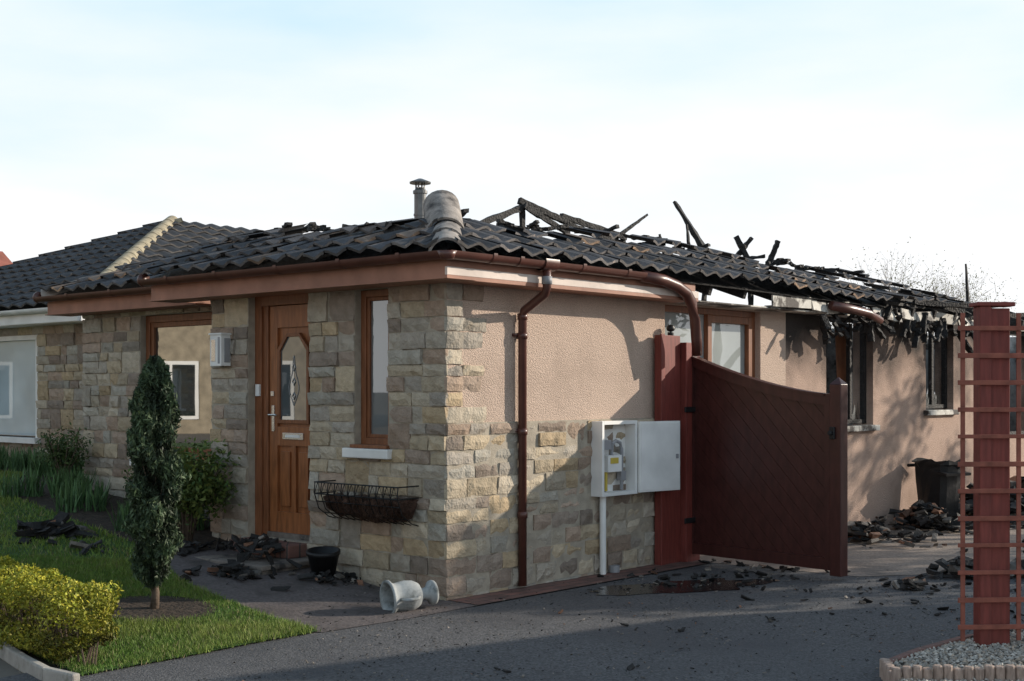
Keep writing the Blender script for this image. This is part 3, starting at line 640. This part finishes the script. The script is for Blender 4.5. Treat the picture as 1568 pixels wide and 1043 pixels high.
lump=np.array([noise.noise(Vector((math.cos(q)*1.3,math.sin(q)*1.3,zz_*9)))+.5*noise.noise(Vector((math.cos(q)*4,math.sin(q)*4,zz_*22))) for q,zz_ in zip(a,z)])
rr=prof_*(1+.7*lump)*(.35+.65*NR.rand(n)**.45); keep=(lump>-.34)|(NR.rand(n)<.22)
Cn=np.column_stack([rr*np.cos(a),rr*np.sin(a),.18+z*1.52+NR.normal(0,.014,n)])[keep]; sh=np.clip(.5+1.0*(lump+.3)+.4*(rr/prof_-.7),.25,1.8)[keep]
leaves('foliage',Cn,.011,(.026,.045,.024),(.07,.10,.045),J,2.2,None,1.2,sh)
def shrub(name,x,y,rx,rz,n,cA,cB,sz,zoff=0,lumps=3,dens=.35):
    z0=zg(x,y)+zoff; S=bpy.data.objects.new(name,None); scene.collection.objects.link(S); S.location=(x,y,z0); t=MB(); tips=[]
    for k in range(26):
        a=R.uniform(0,6.28); q=R.random()**.5; p1=(rx*.3*q*math.cos(a),rx*.3*q*math.sin(a),rz*.4); p2=(rx*.85*q*math.cos(a+.2),rx*.85*q*math.sin(a+.2),rz*R.uniform(.55,.97)); t.tube([(0.03*math.cos(a),.03*math.sin(a),-.02),p1,p2],[.009,.006,.003],5); tips.append(p2); tips.append([ (p1[i]+p2[i])/2 for i in range(3)])
    t.obj('stems',[m_bark],S,smooth=True)
    T=np.array(tips)[NR.randint(0,len(tips),n)]; Cn=T+NR.normal(0,1,(n,3))*np.array([rx,rx,rz*.6])*.17; Cn=Cn[Cn[:,2]>.04]
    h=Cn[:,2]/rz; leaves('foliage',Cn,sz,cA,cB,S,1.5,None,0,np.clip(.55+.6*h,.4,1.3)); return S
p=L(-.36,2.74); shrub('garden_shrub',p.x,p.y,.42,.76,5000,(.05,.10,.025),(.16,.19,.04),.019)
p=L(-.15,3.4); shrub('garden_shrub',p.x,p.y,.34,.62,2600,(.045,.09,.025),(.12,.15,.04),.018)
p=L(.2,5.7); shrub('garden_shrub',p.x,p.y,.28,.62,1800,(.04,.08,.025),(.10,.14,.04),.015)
H=bpy.data.objects.new('box_hedge',None); scene.collection.objects.link(H); n=46000
A0=np.array([-2.36,7.30]); A1=np.array([-4.0,9.15]); dl=A1-A0; ln=np.hypot(*dl); dn=dl/ln; pn=np.array([-dn[1],dn[0]])
s=NR.rand(n)*(ln+.1)-.05; ph=NR.uniform(0,2*math.pi,n); q=.3+.7*NR.rand(n)**.35
cx=np.sign(np.cos(ph))*np.abs(np.cos(ph))**.6*.23*q; cz=.235+np.sign(np.sin(ph))*np.abs(np.sin(ph))**.6*.19*q
lm=np.array([noise.noise(Vector((a_*3,b_*7,c_*7)))+.5*noise.noise(Vector((a_*9,b_*16,c_*16))) for a_,b_,c_ in zip(s,cx,cz)]); cx*=1+.4*lm; cz=.2+(cz-.2)*(1+.35*lm)
endf=np.clip((s+.05)/.16,0,1)**.5; cx*=endf; cz=.2+(cz-.2)*endf
kp=(lm>-.25)|(NR.rand(n)<.2)
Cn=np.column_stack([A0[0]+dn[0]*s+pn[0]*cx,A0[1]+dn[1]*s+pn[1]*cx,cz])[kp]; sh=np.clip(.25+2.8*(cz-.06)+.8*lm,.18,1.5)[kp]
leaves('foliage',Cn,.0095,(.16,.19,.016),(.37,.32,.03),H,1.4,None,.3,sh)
t=MB()
for k in range(160):
    s_=R.uniform(0,ln); c_=A0+dn*s_; o1=R.uniform(-.15,.15); t.tube([(c_[0]+R.uniform(-.04,.04),c_[1],-.02),(c_[0]+pn[0]*o1*.6,c_[1]+pn[1]*o1*.6,.14),(c_[0]+pn[0]*o1,c_[1]+pn[1]*o1,.3)],[.007,.005,.002],5)
t.obj('stems',[m_bark],H)
kb=MB(); pnt=[Vector((-2.28,6.85,0)),Vector((-2.50,7.02,0)),Vector((-2.75,7.35,0)),Vector((-3.2,8.0,0)),Vector((-4.0,9.0,0))]
for a_,b_ in zip(pnt,pnt[1:]): kb.beam(a_+Vector((0,0,.02)),b_+Vector((0,0,.02)),.05,.09)
kb.obj('concrete_edging_kerb',[m_kerb],bevel=.01)
V=[];cl=[]
clumps=[(R.uniform(3.2,5.8),R.uniform(-.45,.25),0) for _ in range(30)]+[(R.uniform(6,9.5),R.uniform(.35,1.2),0) for _ in range(30)]
for (v_,x_,_) in clumps:
    w_=L(x_,v_); z0=zg(w_.x,w_.y)
    for k in range(40):
        a=R.uniform(0,6.28); b=Vector((w_.x+R.uniform(-.09,.09),w_.y+R.uniform(-.09,.09),z0)); h=R.uniform(.14,.30); lean=R.uniform(0,.16); tp=b+Vector((math.cos(a)*lean,math.sin(a)*lean,h)); s=Vector((-math.sin(a),math.cos(a),0))*.007
        md_=b.lerp(tp,.5)+Vector((0,0,.02)); V+=[b-s,b+s,md_+s,md_-s]; c=R.uniform(.6,1.3); cl.append((.07*c,.14*c,.05*c)); V+=[md_-s,md_+s,tp+s*.2,tp-s*.2]; cl.append((.10*c,.18*c,.065*c))
V=np.array([tuple(v) for v in V]); D=tri_mesh('daffodil_clump',V,np.arange(len(V)).reshape(-1,4),np.array(cl),m_leaf)
# ---------------- door step, pots, urn
st=MB(); st.box(-.60,-.03,1.40,2.28,.0,.15,0); st.box(-.63,-.03,1.37,2.31,.15,.19,0); st.box(-.22,.07,1.56,2.34,.19,.295,1)
st.obj('door_step',[m_slab,m_paver],None,True,bevel=.01)
def lathe(mb,T,prof,seg=20,mi=0):
    vs=[];fs=[]
    for r_,z in prof:
        for k in range(seg): a=2*math.pi*k/seg; vs.append(T@Vector((r_*math.cos(a),r_*math.sin(a),z)))
    for i in range(len(prof)-1):
        for k in range(seg): fs.append((i*seg+k,i*seg+(k+1)%seg,(i+1)*seg+(k+1)%seg,(i+1)*seg+k))
    mb.add(vs,fs,mi)
pot=[(0.001,0),(.09,0),(.125,.17),(.135,.17),(.135,.2),(.12,.2),(.118,.16),(.001,.15)]
w_=L(-.22,1.12); pb=MB(); lathe(pb,Matrix.Translation((w_.x,w_.y,zg(w_.x,w_.y)))@Matrix.Rotation(.12,4,'X'),pot); pb.obj('plant_pot',[m_black],smooth=True)
ur=[(0.001,.0),(.085,.0),(.09,.015),(.085,.03),(.05,.05),(.038,.085),(.05,.11),(.085,.13),(.105,.17),(.112,.22),(.105,.27),(.10,.31),(.115,.34),(.13,.35),(.13,.365),(.112,.365),(.095,.34),(.09,.28),(.095,.22),(.08,.16),(.001,.14)]
axd=Vector((-.86,-.50,-.05)).normalized(); qz=axd.to_track_quat('Z','Y').to_matrix().to_4x4()
u_=MB(); Tm=Matrix.Translation((-.56,9.36,.105))@qz; lathe(u_,Tm,ur,24)
for s in(-1,1):
    u_.tube([Tm@Vector((s*.10,0,.30)),Tm@Vector((s*.15,0,.29)),Tm@Vector((s*.15,0,.2)),Tm@Vector((s*.10,0,.16))],.012,8)
u_.obj('toppled_garden_urn',[m_urn],smooth=True)
# ---------------- debris
def debris(name,spots,seed,zadd=0,pale=.12):
    r=random.Random(seed); d=MB()
    for (cx,cy,rad,hgt,n,smin,smax) in spots:
        for _ in range(n):
            a=r.uniform(0,6.28); q=abs(r.gauss(0,.5)); q=min(q,1.3); x=cx+rad*q*math.cos(a); y=cy+rad*q*math.sin(a); s=r.uniform(smin,smax)
            z=zg(x,y)+hgt*max(0,1-q)*r.random()+s*.12
            T=Matrix.Translation((x,y,z))@Matrix.Rotation(r.uniform(0,6.28),4,'Z')@Matrix.Rotation(r.gauss(0,.35),4,'X')@Matrix.Rotation(r.gauss(0,.3),4,'Y')
            l,w,h=s*r.uniform(.6,1.6),s*r.uniform(.3,.8),s*r.uniform(.08,.3); vs=[T@Vector((sx*l/2*r.uniform(.6,1.1),sy*w/2*r.uniform(.6,1.1),sz*h/2*r.uniform(.6,1.2))) for sx in(-1,1) for sy in(-1,1) for sz in(-1,1)]
            k=r.uniform(.5,1.8); c=(.022*k,.02*k,.019*k)
            if r.random()<pale: c=(.2*k,.175*k,.15*k)
            elif r.random()<.08: c=(.2*k,.10*k,.06*k)
            d.add(vs,[(0,1,3,2),(4,6,7,5),(0,4,5,1),(2,3,7,6),(0,2,6,4),(1,5,7,3)],0,c)
    return d.obj(name,[m_debris])
def ls(x,y): p=L(x,y); return (p.x,p.y)
debris('charred_debris_pile',[ls(8.6,-.7)+(.9,.4,320,.05,.28),ls(7.2,-.5)+(.7,.25,200,.05,.22),ls(5.6,-.6)+(.9,.15,130,.04,.2),ls(10.5,-.9)+(1.5,.5,350,.06,.35),(6.2,12.8,.9,.2,150,.05,.3),(3.75,10.85,.35,.12,50,.05,.25),(3.1,10.25,.18,.08,25,.04,.13),(4.4,10.9,.4,.15,70,.05,.3)],31)
dd=debris('charred_debris_pile',[ls(-.3,1.85)+(.28,.06,90,.02,.16),ls(-.5,2.5)+(.25,.05,50,.02,.14),ls(-.8,1.5)+(.3,.05,60,.02,.16),ls(-.3,1.0)+(.4,.04,60,.02,.1)],32)
for v in dd.data.vertices:
    q=INV@v.co
    if -.62<q.x<-.03 and 1.38<q.y<2.3: v.co.z+=.10
debris('charred_debris_pile',[(-3.95,11.25,.33,.1,60,.06,.24),(-3.5,10.75,.2,.03,15,.04,.14)],33)
r=random.Random(5); spots=[]
for k in range(70): x=r.uniform(-1,5); y=r.uniform(7,11); spots.append((x,y,.1,.0,r.choice([1,1,2]),.012,.05))
for k in range(45): x,y=ls(r.uniform(1.7,4),r.uniform(-1.2,-.2)); spots.append((x,y,.12,.0,2,.02,.10))
for k in range(60): x=r.uniform(1.5,4.2); y=r.uniform(8.6,11.4); spots.append((x,y,.12,.0,2,.015,.07))
debris('scattered_debris',spots,34)
spots=[(r.uniform(-1.5,4.5),r.uniform(6.8,10.8),.5,.0,6,.006,.018) for k in range(420)]
debris('loose_grit',spots,35,pale=.45)
bn=MB(); w_=L(7.9,-.38); T=Matrix.Translation((w_.x,w_.y,0))@Matrix.Rotation(.5,4,'Z')
vs=[];fs=[];lv=[(.15,.0),(.17,.25),(.19,.5),(.20,.68),(.225,.69),(.225,.73)]
for h_,z in lv:
    for k in range(16):
        a=2*math.pi*k/16; sq=(abs(math.cos(a))**6+abs(math.sin(a))**6)**(-1/6); vs.append(T@Vector((h_*sq*math.cos(a)*(1+R.uniform(-.05,.05)),h_*sq*math.sin(a)*1.1,z+(R.uniform(-.06,.03) if z>.6 else 0))))
for i in range(len(lv)-1):
    for k in range(16): fs.append((i*16+k,i*16+(k+1)%16,(i+1)*16+(k+1)%16,(i+1)*16+k))
bn.add(vs,fs); bn.box(-.2,.2,-.22,.2,.60,.63,0,W1,T@Matrix.Rotation(.15,4,'X')); bn.tube([T@Vector((-.2,.28,.66)),T@Vector((.2,.28,.66))],.02,8); bn.tube([T@Vector((-.2,.2,.08)),T@Vector((-.16,.2,.08))],.08,12)
bn.obj('burnt_wheelie_bin',[m_black])
# ---------------- gate
G=empty('driveway_gate',False); hp=Vector((1.60,11.93,0)); gd=Vector((.66,-.75,0)).normalized(); G.matrix_world=Matrix.Translation(hp)@Matrix.Rotation(math.atan2(gd.y,gd.x),4,'Z')
GW=1.60; tz=lambda s:1.50+.37*(1-s/GW)**1.6
pl=MB(); cols=24
polyp=[(0.05,.10)]+[(GW-.05,.10)]+[(GW-.05-(GW-.1)*k/cols,tz(GW-.05-(GW-.1)*k/cols)-.04) for k in range(cols+1)]
for k in range(-16,20):
    bm=bmesh.new(); bm.faces.new([bm.verts.new((x,0,z)) for x,z in polyp])
    no=Vector((.707,0,.707)); c0=k*.105
    geo=lambda:bm.verts[:]+bm.edges[:]+bm.faces[:]
    bmesh.ops.bisect_plane(bm,geom=geo(),plane_co=no*(c0+.002),plane_no=no,clear_inner=True)
    if bm.faces: bmesh.ops.bisect_plane(bm,geom=geo(),plane_co=no*(c0+.103),plane_no=no,clear_outer=True)
    if bm.faces:
        bm.verts.index_update(); pl.add([v.co.copy() for v in bm.verts],[[v.index for v in f_.verts] for f_ in bm.faces])
    bm.free()
pl.obj('diagonal_boards',[m_gate],G,solid=.018,recalc=False,bevel=.005)
bk=MB()
for k in range(cols):
    xa=GW-.05-(GW-.1)*k/cols; xb=GW-.05-(GW-.1)*(k+1)/cols
    bk.add([(xa,.004,.1),(xb,.004,.1),(xb,.004,tz(xb)-.04),(xa,.004,tz(xa)-.04)],[(0,1,2,3)])
bk.obj('backing',[m_gate],G)
fm=MB(); fm.box(0,.09,-.035,.035,.07,tz(0)+.05); fm.box(GW-.09,GW,-.035,.035,.07,tz(GW)+.02); fm.box(.09,GW-.09,-.03,.03,.07,.17)
for k in range(24):
    a=.09+(GW-.18)*k/24;b=.09+(GW-.18)*(k+1)/24
    vs=[(x,y,z) for x,zz2 in((a,tz(a)),(b,tz(b))) for y in(-.034,.034) for z in(zz2-.075,zz2)]
    fm.add(vs,[(0,1,3,2),(4,6,7,5),(0,4,5,1),(2,3,7,6),(0,2,6,4),(1,5,7,3)])
    vs=[(x,y,z) for x,zz2 in((a,tz(a)),(b,tz(b))) for y in(-.045,.045) for z in(zz2+.001,zz2+.02)]
    fm.add(vs,[(0,1,3,2),(4,6,7,5),(0,4,5,1),(2,3,7,6),(0,2,6,4),(1,5,7,3)])
fm.obj('frame',[m_gate],G)
ps=MB(); ps.box(GW-.03,GW+.08,-.05,.05,.03,1.60); ps.add([(GW-.03,-.05,1.6),(GW+.08,-.05,1.6),(GW+.08,.05,1.6),(GW-.03,.05,1.6),(GW+.025,0,1.66)],[(0,1,4),(1,2,4),(2,3,4),(3,0,4)])
ps.box(GW-.02,GW+.03,-.07,-.05,1.15,1.25,1); ps.tube([(GW,-.07,1.2),(GW,-.1,1.2)],.02,8,1)
ps.obj('end_stile',[m_gate,m_black],G,bevel=.006)
gp=MB(); gp.box(2.62,2.93,-.10,-.032,0,2.04); gp.box(2.935,3.16,-.16,-.012,0,1.98); gp.box(2.61,2.67,-.115,-.10,0,2.05)
for z in(.35,1.35): gp.box(2.90,3.18,-.175,-.16,z,z+.05,1)
gp.tube([(2.82,-.07,2.04),(2.82,-.07,2.07)],.03,10,1); lathe(gp,Matrix.Translation((2.82,-.07,2.07)),[(.001,0),(.035,.015),(.04,.035),(.03,.06),(.001,.07)],14,1)
gp.obj('gate_post',[m_red,m_black],None,True,bevel=.006)
# ---------------- trellis
TR=empty('garden_trellis',False); TR.matrix_world=Matrix.Translation((2.60,7.62,0))@Matrix.Rotation(math.radians(4),4,'Z')
t=MB(); t.box(.13,.20,.0,.10,.0,2.04); t.box(.202,.32,.02,.11,.0,2.03); t.box(.11,.34,-.01,.12,2.04,2.065); t.box(1.9,2.0,0,.1,0,2.04); t.obj('posts',[m_red],TR,bevel=.006)
t=MB()
for x in(.01,.345,.50,.66,.82,.98,1.14,1.30,1.46,1.62,1.78,1.94): t.box(x,x+.026,-.012,-.001,.09,2.0)
for k in range(12): z=.16+.158*k; t.box(-.01,2.0,-.024,-.012,z+R.uniform(-.004,.004),z+.026)
t.obj('laths',[m_lath],TR,bevel=.002)
gbp=[(1.97,6.72),(2.02,7.1),(2.30,7.45),(2.72,7.86),(3.4,8.3),(5,9),(5,6.0),(2.2,6.0)]
sheet('gravel_bed',gbp,.05,m_ground,.5,True)
P=np.column_stack([NR.uniform(1.95,3.6,9000),NR.uniform(6.4,8.3,9000)]); P=P[inpoly(P,gbp)]
gv=MB()
for x,y in P[:6500]:
    s=R.uniform(.008,.017); k=R.uniform(.6,1.2); c=R.choice([(.52,.48,.42),(.6,.56,.5),(.38,.35,.31),(.46,.38,.3)]); z=.055+R.uniform(0,.012); a=R.uniform(0,3)
    q=[Vector((x+s*math.cos(a+i*2.09)*R.uniform(.7,1.3),y+s*math.sin(a+i*2.09)*R.uniform(.7,1.3),z+R.uniform(-.003,.006))) for i in range(3)]; tp=Vector((x,y,z+s*.8)); gv.add(q+[tp],[(0,1,3),(1,2,3),(2,0,3)],0,(c[0]*k,c[1]*k,c[2]*k))
gv.obj('gravel',[m_gravel],recalc=False)
lg=MB()
def logs(a,b,h):
    a=Vector(a);b=Vector(b);n=int((b-a).length/.052)
    for k in range(n+1):
        p=a.lerp(b,k/n); hh=h+R.uniform(-.012,.012); lg.tube([(p.x,p.y,-.02),(p.x,p.y,hh-.006),(p.x,p.y,hh)],[.026,.026,.02],10)
logs((1.98,6.74,0),(3.6,6.66,0),.13); logs((1.98,6.80,0),(2.02,7.1,0),.10); lg.obj('log_roll_edging',[m_log],smooth=False)
kb=MB()
pp=[Vector(p+(0,)) for p in gbp[1:6]]
for a_,b_ in zip(pp,pp[1:]): kb.beam(a_+Vector((0,0,.03)),b_+Vector((0,0,.03)),.05,.09)
kb.obj('gravel_bed_kerb',[m_paver],bevel=.008)
# ---------------- trees
def tree(name,x,y,h,rad,seed,leafn=0,leafc=None,zb=0,trunk=.12,spread=.55,lsz=.05,ld=.12):
    r=random.Random(seed); T_=bpy.data.objects.new(name,None); scene.collection.objects.link(T_); T_.location=(x,y,zb); m=MB(); tips=[]
    def br(p,d,l,rd,dep):
        q=p+d*l*.5+Vector((r.gauss(0,.04),r.gauss(0,.04),0))*l; e=q+(d+Vector((r.gauss(0,.15),r.gauss(0,.15),.05))).normalized()*l*.5
        m.tube([p,q,e],[rd,rd*.85,rd*.65],6 if dep>2 else 4,cap=False)
        if dep==0: tips.append(e); tips.append(q); return
        for k in range(r.choice([2,3,3])+(1 if dep>3 else 0)):
            nd_=(d+Vector((r.gauss(0,spread),r.gauss(0,spread),r.gauss(.1,spread*.5)))).normalized(); br(e,nd_,l*r.uniform(.62,.82),rd*.62,dep-1)
        tips.append(e)
    br(Vector((0,0,0)),Vector((0,0,1)),h*.32,trunk,5); m.obj('branches',[m_bark],T_,recalc=False)
    if leafn:
        tp=np.array([tuple(v) for v in tips]); Cn=tp[NR.randint(0,len(tp),leafn)]+NR.normal(0,ld,(leafn,3)); leaves('foliage',Cn,lsz,leafc[0],leafc[1],T_)
for k,(x,y,h) in enumerate([(5.6,22,3.5),(6.4,22,3.65),(7.0,24,3.8),(8.0,25,3.7)]): tree('bare_shrub',x,y,h,2,60+k,1200,((.2,.18,.06),(.3,.28,.1)),0,.02,.5,.012)
tc_=((.05,.08,.02),(.1,.12,.03))
tree('offscreen_dapple_tree',9.6,13.7,4.2,2,91,3500,tc_,spread=.6)  # both trees are out of view, added to dapple the right wall
tree('offscreen_dapple_tree',13.5,16.1,5.4,2,93,2500,tc_,spread=.6)
# ---------------- light
SA=math.radians(16); SE=math.radians(19.5)
sd=bpy.data.lights.new('sun','SUN'); sd.energy=5.0; sd.angle=math.radians(.55); sd.color=(1,.90,.77); so=bpy.data.objects.new('sun',sd); scene.collection.objects.link(so)
dirv=Vector((math.cos(SA)*math.cos(SE),math.sin(SA)*math.cos(SE),math.sin(SE))); so.rotation_euler=dirv.to_track_quat('Z','Y').to_euler(); so.location=dirv*30
w=bpy.data.worlds.new('World'); scene.world=w; w.use_nodes=True; N=w.node_tree.nodes; K=w.node_tree.links; bg=N['Background']; bg.inputs[1].default_value=.15
sk=N.new('ShaderNodeTexSky'); sk.sky_type='NISHITA'; sk.sun_disc=False; sk.sun_elevation=SE; sk.sun_rotation=math.radians(90)-SA; sk.dust_density=1.5; sk.air_density=1
sx=N.new('ShaderNodeSeparateXYZ'); tc=N.new('ShaderNodeTexCoord'); K.new(tc.outputs['Generated'],sx.inputs[0])
hf=N.new('ShaderNodeMapRange'); hf.inputs[1].default_value=.28; hf.inputs[2].default_value=.65; hf.inputs[3].default_value=.88; hf.inputs[4].default_value=.25; K.new(sx.outputs['Z'],hf.inputs[0])
hz=N.new('ShaderNodeMix'); hz.data_type='RGBA'; K.new(hf.outputs[0],hz.inputs[0]); K.new(sk.outputs[0],hz.inputs[6]); hz.inputs[7].default_value=(4.7,6.3,7.4,1)
mp=N.new('ShaderNodeMapping'); mp.inputs['Scale'].default_value=(1.2,1.2,4.5); K.new(tc.outputs['Generated'],mp.inputs[0])
n=N.new('ShaderNodeTexNoise'); n.inputs['Scale'].default_value=2.0; n.inputs['Detail'].default_value=7; n.inputs['Roughness'].default_value=.5; K.new(mp.outputs[0],n.inputs['Vector'])
mr=N.new('ShaderNodeMapRange'); mr.inputs[1].default_value=.05; mr.inputs[2].default_value=.5; mr.inputs[3].default_value=.48; mr.inputs[4].default_value=-.3; K.new(sx.outputs['Z'],mr.inputs[0])
ad=N.new('ShaderNodeMath'); ad.operation='ADD'; K.new(n.outputs['Fac'],ad.inputs[0]); K.new(mr.outputs[0],ad.inputs[1])
rp=N.new('ShaderNodeValToRGB'); rp.color_ramp.elements[0].position=.45; rp.color_ramp.elements[1].position=.88; K.new(ad.outputs[0],rp.inputs[0])
mx=N.new('ShaderNodeMix'); mx.data_type='RGBA'; K.new(rp.outputs[0],mx.inputs[0]); K.new(hz.outputs[2],mx.inputs[6]); mx.inputs[7].default_value=(6.9,7.0,7.1,1); K.new(mx.outputs[2],bg.inputs[0])
# ---------------- camera
cd=bpy.data.cameras.new('camera'); cd.sensor_width=36; cd.lens=46.0; cd.shift_y=.0485; cd.clip_end=2000; co=bpy.data.objects.new('camera',cd); scene.collection.objects.link(co)
co.location=(0,0,1.55); co.rotation_euler=(math.pi/2,0,0); scene.camera=co
scene.view_settings.view_transform='Standard'; scene.view_settings.look='None'; scene.view_settings.exposure=0
